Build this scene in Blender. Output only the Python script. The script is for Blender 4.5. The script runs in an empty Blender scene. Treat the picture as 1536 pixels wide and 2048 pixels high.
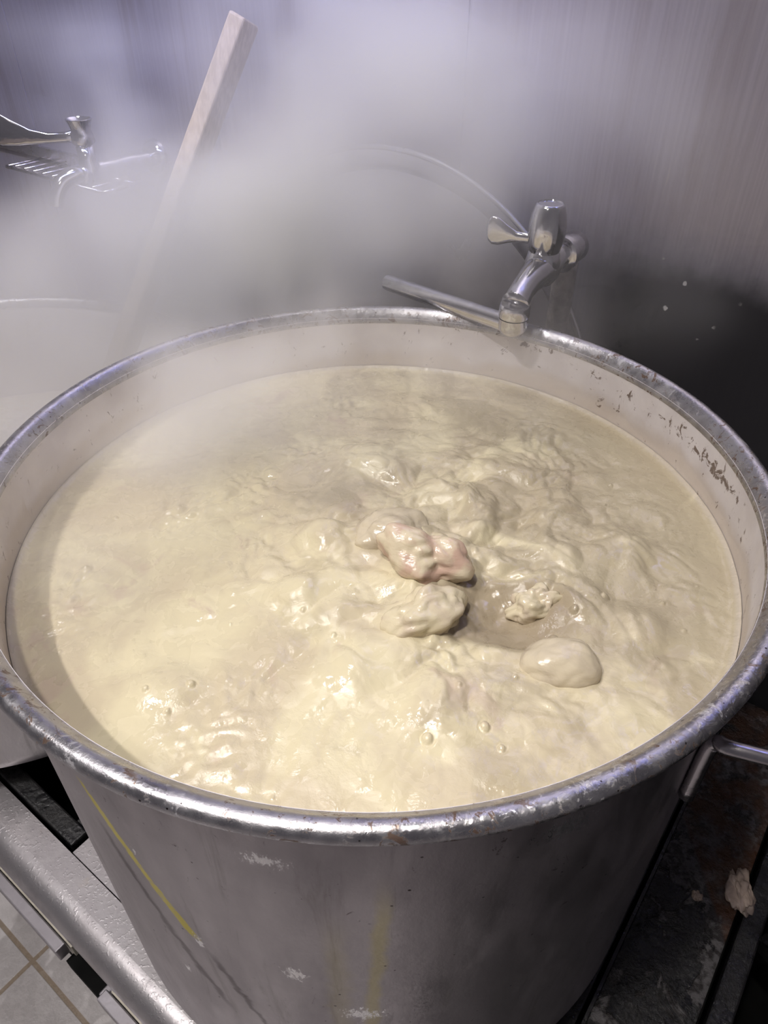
import bpy, bmesh, math, random
import numpy as np
from mathutils import Vector, Matrix, noise as mnoise

sc = bpy.context.scene
random.seed(7)
C = sc.collection

# ------------------------------------------------------------------ camera
cam_d = bpy.data.cameras.new('camera')
cam = bpy.data.objects.new('camera', cam_d)
C.objects.link(cam)
cam.location = (0.0065, -0.4184, 0.2910)
cam.rotation_euler = (math.radians(90 - 38.4856), 0, 0)
cam_d.sensor_fit = 'VERTICAL'
cam_d.sensor_height = 24.0
cam_d.lens = 24.0 * 1457.49 / 2048.0
cam_d.clip_start = 0.01
sc.camera = cam

# ------------------------------------------------------------------ world, lamps, exposure
world = bpy.data.worlds.new('kitchen_ambient')
sc.world = world
world.use_nodes = True
bg = world.node_tree.nodes['Background']
bg.inputs[0].default_value = (0.86, 0.80, 0.90, 1)
bg.inputs[1].default_value = 0.11


def lamp(name, loc, target, sx, sy, power, col, spread=180):
    d = bpy.data.lights.new(name, 'AREA')
    d.shape = 'RECTANGLE'
    d.size, d.size_y = sx, sy
    d.energy = power
    d.color = col
    d.spread = math.radians(spread)
    o = bpy.data.objects.new(name, d)
    C.objects.link(o)
    o.location = loc
    o.rotation_euler = (Vector(target) - Vector(loc)).to_track_quat('-Z', 'Y').to_euler()
    return o


lamp('front_fill', (-0.42, -0.66, 0.95), (0, -0.14, 0), 0.06, 0.05, 2.0, (1.0, 0.94, 0.87))  # unseen lamp added behind the camera so the broth dims towards the right
lamp('broth_fill', (-0.20, -0.44, 1.10), (0.02, -0.25, 0), 0.05, 0.05, 0.74, (1.0, 0.95, 0.89), 50)  # narrow unseen lamp added to brighten the front of the broth
lamp('steam_fill', (-0.30, 0.27, 1.60), (-0.20, 0.40, 0), 0.30, 0.30, 1.45, (0.98, 0.94, 1.0), 80)  # unseen lamp, spread narrowed to brighten the steam
lamp('cool_wall_lamp', (-0.05, 0.10, 0.95), (0.05, 0.75, 0.42), 1.7, 0.1, 5.6, (0.38, 0.44, 1.0), 80)
lamp('floor_fill', (-1.15, -0.55, 2.0), (-0.6, -0.1, -1.0), 0.30, 0.06, 34.0, (1.0, 0.95, 0.93))  # unseen lamp added to lift the floor and left deck

sc.view_settings.view_transform = 'Standard'
sc.view_settings.look = 'None'
sc.view_settings.exposure = 0.0
sc.view_settings.gamma = 1.0
sc.view_settings.use_curve_mapping = False
cy = sc.cycles
cy.use_denoising = True
cy.volume_step_rate = 1.0
cy.volume_max_steps = 128
cy.volume_bounces = 6
cy.use_adaptive_sampling = True
cy.adaptive_threshold = 0.06
cy.adaptive_min_samples = 12
cy.max_bounces = 9
cy.diffuse_bounces = 3
cy.glossy_bounces = 3
cy.caustics_reflective = False
cy.caustics_refractive = False
cy.sample_clamp_indirect = 3.0

# ------------------------------------------------------------------ stove frame: X runs along the range to the right, Y towards the wall
UX = Vector((0.797, -0.604, 0)).normalized()
UY = Vector((0.604, 0.797, 0)).normalized()
ROT = Matrix((UX, UY, Vector((0, 0, 1)))).transposed()      # stove -> world
ANG = math.atan2(UX.y, UX.x)


def S(x, y, z):
    return UX * x + UY * y + Vector((0, 0, z))


# ------------------------------------------------------------------ helpers: objects
def tag(o, label=None, cat=None, group=None, kind=None):
    if label: o['label'] = label
    if cat: o['category'] = cat
    if group: o['group'] = group
    if kind: o['kind'] = kind
    return o


def link(name, bm, mat, parent=None, smooth=True, auto=None):
    me = bpy.data.meshes.new(name)
    bm.normal_update()
    bm.to_mesh(me)
    bm.free()
    for m in (mat if isinstance(mat, (list, tuple)) else [mat]):
        me.materials.append(m)
    if smooth:
        me.polygons.foreach_set('use_smooth', [True] * len(me.polygons))
        if auto:
            me.set_sharp_from_angle(angle=math.radians(auto))
    o = bpy.data.objects.new(name, me)
    C.objects.link(o)
    if parent is not None:
        o.parent = parent
        o.matrix_parent_inverse = Matrix.Identity(4)
        o.matrix_basis = parent_world(parent).inverted()
    return o


WORLD_OF = {}


def parent_world(p):
    return WORLD_OF.get(p.name, Matrix.Identity(4))


def thing(name, loc, rotz=0.0):
    o = bpy.data.objects.new(name, None)
    C.objects.link(o)
    o.empty_display_size = 0.05
    o.location = loc
    o.rotation_euler = (0, 0, rotz)
    WORLD_OF[o.name] = Matrix.Translation(Vector(loc)) @ Matrix.Rotation(rotz, 4, 'Z')
    return o


# ------------------------------------------------------------------ helpers: shapes (all in world space)
def lathe(bm, prof, segs=96, M=None, a0=0.0, a1=2 * math.pi, closed=False):
    """prof: list of (r, z) revolved round Z, then moved by M."""
    M = M or Matrix.Identity(4)
    full = abs(a1 - a0 - 2 * math.pi) < 1e-6
    n = segs if full else segs + 1
    rings = []
    for r, z in prof:
        if r < 1e-7:
            v = bm.verts.new(M @ Vector((0, 0, z)))
            rings.append([v] * n)
        else:
            rings.append([bm.verts.new(M @ Vector((r * math.cos(a0 + (a1 - a0) * k / segs), r * math.sin(a0 + (a1 - a0) * k / segs), z))) for k in range(n)])
    pairs = list(zip(rings[:-1], rings[1:]))
    if closed:
        pairs.append((rings[-1], rings[0]))
    for A, B in pairs:
        for k in range(segs):
            k2 = (k + 1) % n if full else k + 1
            q = []
            for v in (A[k], A[k2], B[k2], B[k]):
                if v not in q: q.append(v)
            if len(q) > 2:
                try: bm.faces.new(q)
                except ValueError: pass
    return bm


def torus(bm, R, r, z, segs=160, ts=16, M=None):
    prof = [(R + r * math.cos(2 * math.pi * k / ts), z + r * math.sin(2 * math.pi * k / ts)) for k in range(ts)]
    return lathe(bm, prof, segs, M, closed=True)


def tube(bm, pts, rad, segs=14, cap=True, flat=None):
    """sweep a circle (or flattened ellipse) along pts; rad is a number or a list."""
    pts = [Vector(p) for p in pts]
    n = len(pts)
    rad = [rad] * n if isinstance(rad, (int, float)) else rad
    tang = []
    for i in range(n):
        a, b = pts[max(i - 1, 0)], pts[min(i + 1, n - 1)]
        tang.append((b - a).normalized())
    up = Vector((0, 0, 1)) if abs(tang[0].z) < 0.9 else Vector((0, 1, 0))
    x = tang[0].cross(up).normalized()
    rings = []
    for i in range(n):
        x = (x - tang[i] * x.dot(tang[i])).normalized()
        y = tang[i].cross(x).normalized()
        fx, fy = (1, 1) if flat is None else flat[i]
        rings.append([bm.verts.new(pts[i] + (x * math.cos(2 * math.pi * k / segs) * fx + y * math.sin(2 * math.pi * k / segs) * fy) * rad[i]) for k in range(segs)])
    for A, B in zip(rings[:-1], rings[1:]):
        for k in range(segs):
            bm.faces.new((A[k], A[(k + 1) % segs], B[(k + 1) % segs], B[k]))
    if cap:
        bm.faces.new(list(reversed(rings[0])))
        bm.faces.new(rings[-1])
    return bm


def smooth_path(pts, sub=6):
    pts = [Vector(p) for p in pts]
    out = []
    for i in range(len(pts) - 1):
        p0, p1, p2, p3 = pts[max(i - 1, 0)], pts[i], pts[i + 1], pts[min(i + 2, len(pts) - 1)]
        for k in range(sub):
            t = k / sub
            out.append(0.5 * ((2 * p1) + (p2 - p0) * t + (2 * p0 - 5 * p1 + 4 * p2 - p3) * t * t + (3 * p1 - p0 - 3 * p2 + p3) * t ** 3))
    out.append(pts[-1])
    return out


def lerp_list(vals, n):
    return [float(np.interp(i / (n - 1) * (len(vals) - 1), range(len(vals)), vals)) for i in range(n)]


def box(bm, x0, x1, y0, y1, z0, z1, bev=0.0, frame=True):
    """box given in the stove frame (frame=True) or in world axes."""
    f = S if frame else (lambda a, b, c: Vector((a, b, c)))
    vs = [bm.verts.new(f(x, y, z)) for x in (x0, x1) for y in (y0, y1) for z in (z0, z1)]
    fs = [bm.faces.new([vs[i] for i in q]) for q in ((0, 1, 3, 2), (4, 6, 7, 5), (0, 4, 5, 1), (2, 3, 7, 6), (0, 2, 6, 4), (1, 5, 7, 3))]
    bmesh.ops.recalc_face_normals(bm, faces=fs)
    if bev:
        es = list({e for f_ in fs for e in f_.edges})
        bmesh.ops.bevel(bm, geom=es, offset=bev, segments=2, affect='EDGES', profile=0.5)
    return bm


def extrude_profile(bm, prof, x0, x1):
    """prof: closed list of (y, z) in the stove frame swept from x0 to x1."""
    A = [bm.verts.new(S(x0, y, z)) for y, z in prof]
    B = [bm.verts.new(S(x1, y, z)) for y, z in prof]
    n = len(prof)
    fs = [bm.faces.new((A[k], A[(k + 1) % n], B[(k + 1) % n], B[k])) for k in range(n)]
    fs.append(bm.faces.new(A))
    fs.append(bm.faces.new(list(reversed(B))))
    bmesh.ops.recalc_face_normals(bm, faces=fs)
    return bm


# ------------------------------------------------------------------ helpers: materials
class N:
    def __init__(s, name):
        s.m = bpy.data.materials.new(name)
        s.m.use_nodes = True
        s.nt = s.m.node_tree
        s.b = s.nt.nodes['Principled BSDF']
        s.out = s.nt.nodes['Material Output']

    def node(s, t, **kw):
        n = s.nt.nodes.new(t)
        for k, v in kw.items(): setattr(n, k, v)
        return n

    def link(s, a, b):
        s.nt.links.new(a, b)

    def set(s, inp, v):
        if hasattr(v, 'is_linked') or isinstance(v, bpy.types.NodeSocket):
            s.link(v, inp)
        elif isinstance(v, (tuple, list)) and len(v) == 3 and inp.type == 'RGBA':
            inp.default_value = (*v, 1)
        else:
            inp.default_value = v

    def coord(s, kind='Object'):
        return s.node('ShaderNodeTexCoord').outputs[kind]

    def mapping(s, vec, scale=(1, 1, 1), loc=(0, 0, 0), rot=(0, 0, 0)):
        n = s.node('ShaderNodeMapping')
        s.link(vec, n.inputs[0])
        n.inputs['Scale'].default_value = scale
        n.inputs['Location'].default_value = loc
        n.inputs['Rotation'].default_value = rot
        return n.outputs[0]

    def noise(s, vec, scale, detail=4, rough=0.55, dist=0.0):
        n = s.node('ShaderNodeTexNoise')
        s.link(vec, n.inputs['Vector'])
        n.inputs['Scale'].default_value = scale
        n.inputs['Detail'].default_value = detail
        n.inputs['Roughness'].default_value = rough
        n.inputs['Distortion'].default_value = dist
        return n.outputs[0]

    def voro(s, vec, scale, feature='F1'):
        n = s.node('ShaderNodeTexVoronoi', feature=feature)
        s.link(vec, n.inputs['Vector'])
        n.inputs['Scale'].default_value = scale
        return n.outputs['Distance']

    def math(s, op, a, b=0.0, c=None, clamp=False):
        n = s.node('ShaderNodeMath', operation=op, use_clamp=clamp)
        s.set(n.inputs[0], a)
        s.set(n.inputs[1], b)
        if c is not None: s.set(n.inputs[2], c)
        return n.outputs[0]

    def ramp(s, v, a, b, lo=0.0, hi=1.0, smooth=True):
        n = s.node('ShaderNodeMapRange', interpolation_type='SMOOTHSTEP' if smooth else 'LINEAR')
        s.set(n.inputs[0], v)
        for i, x in enumerate((a, b, lo, hi)): n.inputs[1 + i].default_value = x
        return n.outputs[0]

    def mix(s, f, a, b, blend='MIX'):
        n = s.node('ShaderNodeMix', data_type='RGBA', blend_type=blend)
        s.set(n.inputs[0], f)
        s.set(n.inputs[6], a)
        s.set(n.inputs[7], b)
        return n.outputs[2]

    def sep(s, vec):
        n = s.node('ShaderNodeSeparateXYZ')
        s.link(vec, n.inputs[0])
        return n.outputs

    def comb(s, x, y, z):
        n = s.node('ShaderNodeCombineXYZ')
        for i, v in enumerate((x, y, z)): s.set(n.inputs[i], v)
        return n.outputs[0]

    def bump(s, h, strength=0.3, dist=0.01):
        n = s.node('ShaderNodeBump')
        n.inputs['Strength'].default_value = strength
        n.inputs['Distance'].default_value = dist
        s.link(h, n.inputs['Height'])
        s.link(n.outputs[0], s.b.inputs['Normal'])

    def pbr(s, col=None, rough=None, metal=None, spec=None):
        for k, v in (('Base Color', col), ('Roughness', rough), ('Metallic', metal), ('Specular IOR Level', spec)):
            if v is not None: s.set(s.b.inputs[k], v)
        return s.m


def simple(name, col, rough, metal=0.0, bump=0.0, bscale=60, var=0.15):
    n = N(name)
    v = n.coord()
    f = n.noise(v, bscale * 0.35, 4)
    c2 = tuple(x * (1 - var) for x in col)
    n.pbr(n.mix(n.ramp(f, 0.35, 0.65), col, c2), n.ramp(f, 0.2, 0.8, rough * 0.8, min(1, rough * 1.25)), metal)
    if bump: n.bump(n.noise(v, bscale, 5), bump, 0.003)
    return n.m


def mat_pot(name, marks=False):
    n = N(name)
    v = n.coord()
    X, Y, Z = n.sep(v)
    ang = n.math('MULTIPLY', n.math('ARCTAN2', Y, X), 57.29578)          # degrees
    r = n.math('SQRT', n.math('ADD', n.math('MULTIPLY', X, X), n.math('MULTIPLY', Y, Y)))
    cyl = n.comb(n.math('MULTIPLY', ang, 0.0045), Z, r)                  # metres round the wall
    inside = n.ramp(r, 0.2556 if marks else 0.2756, 0.2560 if marks else 0.2760, 1, 0)
    col = n.mix(n.ramp(n.noise(n.mapping(cyl, (1, 0.25, 1)), 22, 5), 0.35, 0.7), (0.43, 0.40, 0.415) if marks else (0.78, 0.74, 0.75), (0.34, 0.315, 0.33) if marks else (0.66, 0.62, 0.63))
    # vertical drips and dark scuffs
    drip = n.ramp(n.noise(n.mapping(cyl, (1.0, 0.10, 1)), 55, 5, 0.65, 0.6), 0.56, 0.74)
    col = n.mix(n.math('MULTIPLY', drip, 0.6), col, (0.17, 0.14, 0.13))
    scuff = n.ramp(n.noise(n.mapping(cyl, (1.0, 0.5, 1)), 130, 6, 0.7, 1.2), 0.64, 0.70)
    patch = n.ramp(n.noise(cyl, 14, 3), 0.40, 0.54)
    scf = n.math('MULTIPLY', n.math('MULTIPLY', scuff, patch), 0.75)
    col = n.mix(scf, col, (0.10, 0.08, 0.075))
    rough = n.ramp(n.noise(n.mapping(cyl, (1, 0.3, 1)), 40, 4), 0.3, 0.7, 0.34, 0.50)
    metal = n.math('SUBTRACT', 0.93 if marks else 0.35, n.math('MULTIPLY', drip, 0.4))
    if marks:
        w1 = n.math('MULTIPLY', n.math('SUBTRACT', n.noise(cyl, 60, 4), 0.5), 3.0)
        # slanting yellow line, upper left to lower right
        line = n.math('ADD', -126.7, n.math('MULTIPLY', n.math('ADD', Z, 0.060), -93.0))
        d1 = n.math('ABSOLUTE', n.math('ADD', n.math('SUBTRACT', ang, line), n.math('MULTIPLY', w1, 0.7)))
        halfw = n.ramp(Z, -0.185, -0.06, 1.15, 0.75, False)
        m1 = n.ramp(n.math('DIVIDE', d1, halfw), 0.55, 1.1, 1, 0)
        m1 = n.math('MULTIPLY', m1, n.math('MULTIPLY', n.ramp(Z, -0.19, -0.183), n.ramp(Z, -0.055, -0.064)))
        m1 = n.math('MULTIPLY', m1, n.ramp(n.noise(cyl, 160, 4), 0.30, 0.5, 0.45, 1.0))
        # straight faint yellow run in the middle of the front
        line2 = n.math('ADD', -88.3, n.math('MULTIPLY', n.math('ADD', Z, 0.05), 10.0))
        d2 = n.math('ABSOLUTE', n.math('ADD', n.math('SUBTRACT', ang, line2), n.math('MULTIPLY', w1, 0.6)))
        m2 = n.math('MULTIPLY', n.ramp(d2, 0.25, 1.5, 0.42, 0), n.ramp(Z, -0.05, -0.12))
        line3 = n.math('MULTIPLY', n.ramp(n.math('ABSOLUTE', n.math('ADD', n.math('ADD', ang, 94.5), w1)), 0.3, 2.4, 0.18, 0), n.ramp(Z, -0.09, -0.16))
        my = n.math('MAXIMUM', m1, n.math('MAXIMUM', m2, line3))
        col = n.mix(my, col, (0.50, 0.42, 0.05))
        metal = n.math('MULTIPLY', metal, n.math('SUBTRACT', 1.0, n.math('MULTIPLY', my, 0.85)))
        # glints on the dents, painted in as white patches
        for (a, z, sa, sz) in ((-114.3, -0.189, 1.1, 0.010), (-100.2, -0.187, 1.9, 0.010), (-101.5, -0.052, 3.0, 0.007), (-120.6, -0.105, 0.4, 0.006), (-119.5, -0.26, 0.5, 0.008), (-68.5, -0.045, 4.0, 0.010), (-91.5, -0.24, 3.5, 0.012)):
            e = n.math('SQRT', n.math('ADD', n.math('POWER', n.math('DIVIDE', n.math('SUBTRACT', ang, a), sa), 2.0), n.math('POWER', n.math('DIVIDE', n.math('SUBTRACT', Z, z), sz), 2.0)))
            e = n.math('ADD', e, n.math('MULTIPLY', n.math('SUBTRACT', n.noise(n.mapping(cyl, (1.6, 0.7, 1)), 210, 7, 0.78), 0.5), 5.5))
            msk = n.ramp(e, 0.25, 0.75, 1, 0)
            col = n.mix(n.math('MULTIPLY', msk, 0.8), col, (0.86, 0.86, 0.87))
            rough = n.math('SUBTRACT', rough, n.math('MULTIPLY', msk, 0.18))
        # long dark scuff beside the slanting line
        for (a0, z0, k, hw, za, zb) in ((-121.0, -0.18, -75.0, 1.2, -0.30, -0.09), (-112.6, -0.21, -70.0, 0.9, -0.33, -0.19)):
            ln = n.math('ADD', a0, n.math('MULTIPLY', n.math('SUBTRACT', Z, z0), k))
            dd = n.math('ABSOLUTE', n.math('ADD', n.math('SUBTRACT', ang, ln), w1))
            mm = n.math('MULTIPLY', n.ramp(dd, 0.1, hw, 0.7, 0), n.math('MULTIPLY', n.ramp(Z, za, za + 0.03), n.ramp(Z, zb, zb - 0.03)))
            col = n.mix(mm, col, (0.10, 0.085, 0.085))
    # small black burnt specks
    spk = n.math('MULTIPLY', n.ramp(n.math('ADD', n.voro(cyl, 85), n.math('MULTIPLY', n.noise(cyl, 220, 3), 0.12)), 0.10, 0.14, 1, 0), n.ramp(n.noise(cyl, 20, 2), 0.42, 0.52))
    col = n.mix(spk, col, (0.03, 0.02, 0.018))
    # inside: beige tide mark just above the broth and burnt brown crust
    if marks:
        icol = n.mix(n.ramp(n.noise(cyl, 30, 4), 0.3, 0.7), (0.70, 0.67, 0.69), (0.61, 0.575, 0.595))
        tide = n.ramp(n.math('ADD', Z, n.math('MULTIPLY', n.math('SUBTRACT', n.noise(cyl, 18, 4), 0.5), 0.035)), -0.048, -0.030, 1, 0)
        icol = n.mix(n.math('MULTIPLY', tide, 0.55), icol, (0.47, 0.385, 0.285))
        crust = n.ramp(n.noise(n.mapping(cyl, (1.0, 0.8, 1)), 95, 7, 0.72, 0.8), 0.52, 0.60)
        zz = None
        for (ca, cz, sa, sz, am) in ((8.0, -0.022, 7.5, 0.008, 0.16), (0.0, -0.021, 5.0, 0.005, 0.12), (20.0, -0.022, 12.0, 0.010, 0.075), (30.0, -0.020, 14.0, 0.012, 0.05), (54.0, -0.008, 9.0, 0.009, 0.09), (-9.0, -0.030, 7.0, 0.010, 0.05)):
            e = n.math('ADD', n.math('POWER', n.math('DIVIDE', n.math('SUBTRACT', ang, ca), sa), 2.0), n.math('POWER', n.math('DIVIDE', n.math('SUBTRACT', Z, cz), sz), 2.0))
            e = n.ramp(e, 0.0, 1.3, am, 0)
            zz = e if zz is None else n.math('MAXIMUM', zz, e)
        crust = n.ramp(n.math('ADD', n.noise(n.mapping(cyl, (1.0, 0.8, 1)), 95, 7, 0.72, 0.8), zz), 0.615, 0.66)
        icol = n.mix(n.math('MULTIPLY', crust, 0.85), icol, (0.10, 0.055, 0.03))
        col = n.mix(inside, col, icol)
        metal = n.math('MULTIPLY', metal, n.math('SUBTRACT', 1.0, n.math('MULTIPLY', inside, n.math('MAXIMUM', n.math('MULTIPLY', tide, 0.9), 0.6))))
        rough = n.math('ADD', rough, n.math('MULTIPLY', inside, 0.08))
    n.pbr(col, rough, metal)
    n.bump(n.noise(n.mapping(cyl, (1, 0.6, 1)), 120, 6, 0.65), 0.16, 0.002)
    return n.m


def mat_rim(name):
    n = N(name)
    v = n.coord()
    X, Y, Z = n.sep(v)
    ang = n.math('ARCTAN2', Y, X)
    cyl = n.comb(n.math('MULTIPLY', ang, 0.265), Z, 0.0)
    col = n.mix(n.ramp(n.noise(v, 60, 5), 0.35, 0.7), (0.46, 0.45, 0.47), (0.32, 0.31, 0.33))
    scale = n.ramp(n.noise(v, 120, 6, 0.7, 2.2), 0.52, 0.60)
    side = n.math('MULTIPLY', n.ramp(X, -0.05, 0.10), n.ramp(Y, 0.06, -0.06))
    col = n.mix(n.math('MULTIPLY', scale, n.math('MULTIPLY', side, 0.6)), col, (0.75, 0.73, 0.70))
    gr = n.ramp(n.noise(v, 110, 6, 0.72, 1.2), 0.545, 0.60)
    zone = n.ramp(n.noise(v, 16, 3), 0.42, 0.52)
    col = n.mix(n.math('MULTIPLY', n.math('MULTIPLY', gr, zone), 0.9), col, (0.11, 0.06, 0.035))
    spk = n.math('MULTIPLY', n.ramp(n.math('ADD', n.voro(v, 150), n.math('MULTIPLY', n.noise(v, 300, 3), 0.22)), 0.16, 0.22, 1, 0), n.ramp(n.noise(v, 25, 2), 0.46, 0.54))
    col = n.mix(spk, col, (0.03, 0.02, 0.02))
    n.pbr(col, n.ramp(n.noise(v, 90, 5), 0.3, 0.7, 0.20, 0.42), n.math('SUBTRACT', 0.95, n.math('MULTIPLY', gr, 0.5)))
    n.bump(n.math('ADD', n.noise(v, 150, 6, 0.7), n.math('MULTIPLY', n.math('MULTIPLY', scale, side), 0.6)), 0.20, 0.0025)
    return n.m


def mat_broth():
    n = N('creamy_broth')
    v = n.coord()
    f = n.noise(v, 14, 5, 0.55, 0.8)
    col = n.mix(n.ramp(f, 0.38, 0.62), (0.60, 0.535, 0.37), (0.51, 0.44, 0.315))
    pk = n.math('MULTIPLY', n.ramp(n.noise(v, 22, 4, 0.6, 0.5), 0.60, 0.70), 0.45)
    col = n.mix(pk, col, (0.43, 0.32, 0.27))
    X, Y, Z = n.sep(v)
    # tan mottling in the foam; darker right side paints in the light falloff
    tn = n.math('ADD', n.noise(v, 17, 5, 0.6, 1.0), n.math('MULTIPLY', X, 1.05))
    tn = n.math('SUBTRACT', tn, n.math('MULTIPLY', n.ramp(Y, -0.10, -0.20), 0.12))
    col = n.mix(n.ramp(tn, 0.46, 0.64, 0, 0.75), col, (0.37, 0.315, 0.22))
    # brown patch: shade of the trough beside the bones, painted in
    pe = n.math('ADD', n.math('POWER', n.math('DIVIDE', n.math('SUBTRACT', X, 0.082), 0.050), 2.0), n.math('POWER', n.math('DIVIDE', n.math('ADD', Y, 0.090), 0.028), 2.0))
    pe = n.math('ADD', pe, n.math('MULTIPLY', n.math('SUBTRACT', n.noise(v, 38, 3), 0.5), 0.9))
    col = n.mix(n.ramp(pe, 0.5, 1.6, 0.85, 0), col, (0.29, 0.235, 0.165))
    ring = n.ramp(n.math('SQRT', n.math('ADD', n.math('MULTIPLY', X, X), n.math('MULTIPLY', Y, Y))), 0.2495, 0.2525)
    col = n.mix(n.math('MULTIPLY', ring, 0.5), col, (0.50, 0.45, 0.40))
    wet = n.ramp(n.noise(v, 60, 3, 0.55, 0.5), 0.47, 0.54)
    n.pbr(col, n.math('SUBTRACT', 0.34, n.math('MULTIPLY', wet, 0.26)), 0.0, 0.5)
    fine = n.math('MULTIPLY', n.noise(v, 230, 4, 0.6), n.ramp(n.noise(v, 15, 3), 0.40, 0.60, 0.10, 0.7))
    n.bump(n.math('ADD', n.noise(v, 85, 4, 0.5, 0.6), fine), 0.17, 0.006)
    return n.m


def mat_meat(name, a, b, wet=0.25):
    n = N(name)
    v = n.coord()
    f = n.noise(v, 38, 4, 0.55, 0.7)
    col = n.mix(n.ramp(f, 0.40, 0.60), a, b)
    n.pbr(col, n.ramp(n.noise(v, 60, 3), 0.3, 0.7, wet * 0.7, wet * 1.5), 0.0, 0.5)
    n.bump(n.noise(n.mapping(v, (1, 1, 2.5)), 90, 5), 0.22, 0.004)
    return n.m


def mat_wall():
    n = N('brushed_stainless_wall')
    v = n.coord()
    X, Y, Z = n.sep(v)
    br = n.noise(n.mapping(v, (60, 60, 1.2)), 6, 5, 0.6)
    col = n.mix(n.ramp(br, 0.3, 0.7), (0.47, 0.44, 0.485), (0.42, 0.39, 0.435))
    st = n.ramp(n.noise(n.mapping(v, (5, 5, 0.7)), 5, 5, 0.6, 0.4), 0.5, 0.72)
    col = n.mix(n.math('MULTIPLY', st, 0.35), col, (0.27, 0.215, 0.195))
    dr = n.ramp(n.noise(n.mapping(v, (10, 10, 0.6)), 9, 6, 0.7, 0.8), 0.62, 0.70)
    col = n.mix(n.math('MULTIPLY', dr, n.math('MULTIPLY', n.ramp(Z, 0.30, 0.08), 0.35)), col, (0.60, 0.54, 0.49))
    # black band low on the wall behind the right-hand burner
    edge = n.math('ADD', Z, n.math('MULTIPLY', n.math('SUBTRACT', n.noise(v, 9, 5, 0.6), 0.5), 0.06))
    dark_low = n.math('MULTIPLY', n.ramp(edge, 0.006, 0.066, 1, 0), n.ramp(X, -0.14, 0.02))
    col = n.mix(n.math('MULTIPLY', dark_low, 0.97), col, (0.012, 0.011, 0.013))
    spk = n.math('MULTIPLY', n.ramp(n.math('ADD', n.voro(v, 44), n.math('MULTIPLY', n.noise(v, 170, 3), 0.22)), 0.17, 0.22, 1, 0), n.ramp(n.noise(v, 13, 2), 0.50, 0.54))
    col = n.mix(n.math('MULTIPLY', spk, dark_low), col, (0.5, 0.48, 0.46))
    n.pbr(col, n.math('ADD', 0.42, n.math('MULTIPLY', dark_low, 0.2)), n.math('SUBTRACT', 0.70, n.math('MULTIPLY', dark_low, 0.70)), 0.3)
    n.bump(br, 0.05, 0.002)
    return n.m


def mat_deck():
    n = N('wet_stainless_deck')
    v = n.coord()
    f = n.noise(v, 30, 5)
    col = n.mix(n.ramp(f, 0.35, 0.65), (0.47, 0.45, 0.46), (0.37, 0.35, 0.36))
    st = n.ramp(n.noise(v, 18, 5, 0.6), 0.60, 0.72)
    col = n.mix(n.math('MULTIPLY', st, 0.35), col, (0.42, 0.34, 0.24))
    drops = n.ramp(n.noise(v, 240, 3, 0.5), 0.56, 0.66)
    n.pbr(col, n.ramp(f, 0.3, 0.7, 0.34, 0.5), 0.85)
    n.bump(n.math('ADD', n.math('MULTIPLY', n.noise(v, 220, 4), 0.5), n.math('MULTIPLY', drops, 0.8)), 0.14, 0.0016)
    return n.m


def mat_black(name, wet=True, residue=False):
    n = N(name)
    v = n.coord()
    f = n.noise(v, 45, 6, 0.65)
    col = n.mix(n.ramp(f, 0.4, 0.7), (0.006, 0.006, 0.007), (0.012, 0.011, 0.011))
    rough = n.ramp(f, 0.35, 0.65, 0.18, 0.50)
    h = n.noise(v, 120, 6, 0.65)
    if residue:
        X, Y, Z = n.sep(v)
        rz = n.math('ADD', n.noise(v, 26, 6, 0.65, 0.6), n.ramp(X, 0.285, 0.340, -0.10, 0.07))
        rz = n.math('ADD', rz, n.ramp(Y, 0.02, 0.17, 0.05, -0.16))
        m = n.ramp(rz, 0.48, 0.54)
        col = n.mix(n.math('MULTIPLY', m, 0.8), col, n.mix(n.ramp(n.noise(v, 110, 4), 0.4, 0.6), (0.16, 0.15, 0.155), (0.05, 0.045, 0.045)))
        rough = n.math('MAXIMUM', 0.08, n.math('SUBTRACT', rough, n.math('MULTIPLY', m, 0.25)))
        h = n.math('ADD', h, n.math('MULTIPLY', m, n.noise(v, 170, 5, 0.7)))
        rust = n.math('MULTIPLY', n.ramp(X, 0.336, 0.342), n.math('MULTIPLY', n.ramp(Y, 0.17, 0.12), n.ramp(n.noise(v, 30, 4), 0.35, 0.6)))
        col = n.mix(n.math('MULTIPLY', rust, 0.8), col, (0.075, 0.028, 0.010))
    n.pbr(col, rough, 0.0, 0.5)
    n.bump(h, 0.6 if residue else 0.4, 0.006)
    return n.m


def mat_floor():
    n = N('grey_floor_tile')
    v = n.coord()
    X, Y, Z = n.sep(v)
    t = 0.198

    def grout(c, off):
        a = n.math('ABSOLUTE', n.math('SUBTRACT', n.math('FRACT', n.math('DIVIDE', n.math('ADD', c, off), t)), 0.5))
        return n.ramp(a, 0.478, 0.486)
    g = n.math('MAXIMUM', grout(X, FLOOR_OFF[0]), grout(Y, FLOOR_OFF[1]))
    col = n.mix(n.ramp(n.noise(v, 16, 5), 0.35, 0.65), (0.72, 0.68, 0.675), (0.60, 0.56, 0.555))
    wet = n.ramp(n.noise(v, 6.5, 4, 0.6, 0.4), 0.50, 0.54)
    col = n.mix(n.math('MULTIPLY', wet, 0.35), col, (0.20, 0.18, 0.175))
    col = n.mix(n.math('MULTIPLY', g, 0.85), col, (0.27, 0.20, 0.13))
    n.pbr(col, n.math('SUBTRACT', n.ramp(n.noise(v, 60, 4), 0.3, 0.7, 0.25, 0.5), n.math('MULTIPLY', wet, 0.1)), 0.0, 0.5)
    n.bump(n.math('SUBTRACT', n.noise(v, 130, 5, 0.65), n.math('MULTIPLY', g, 1.0)), 0.35, 0.003)
    return n.m


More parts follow.
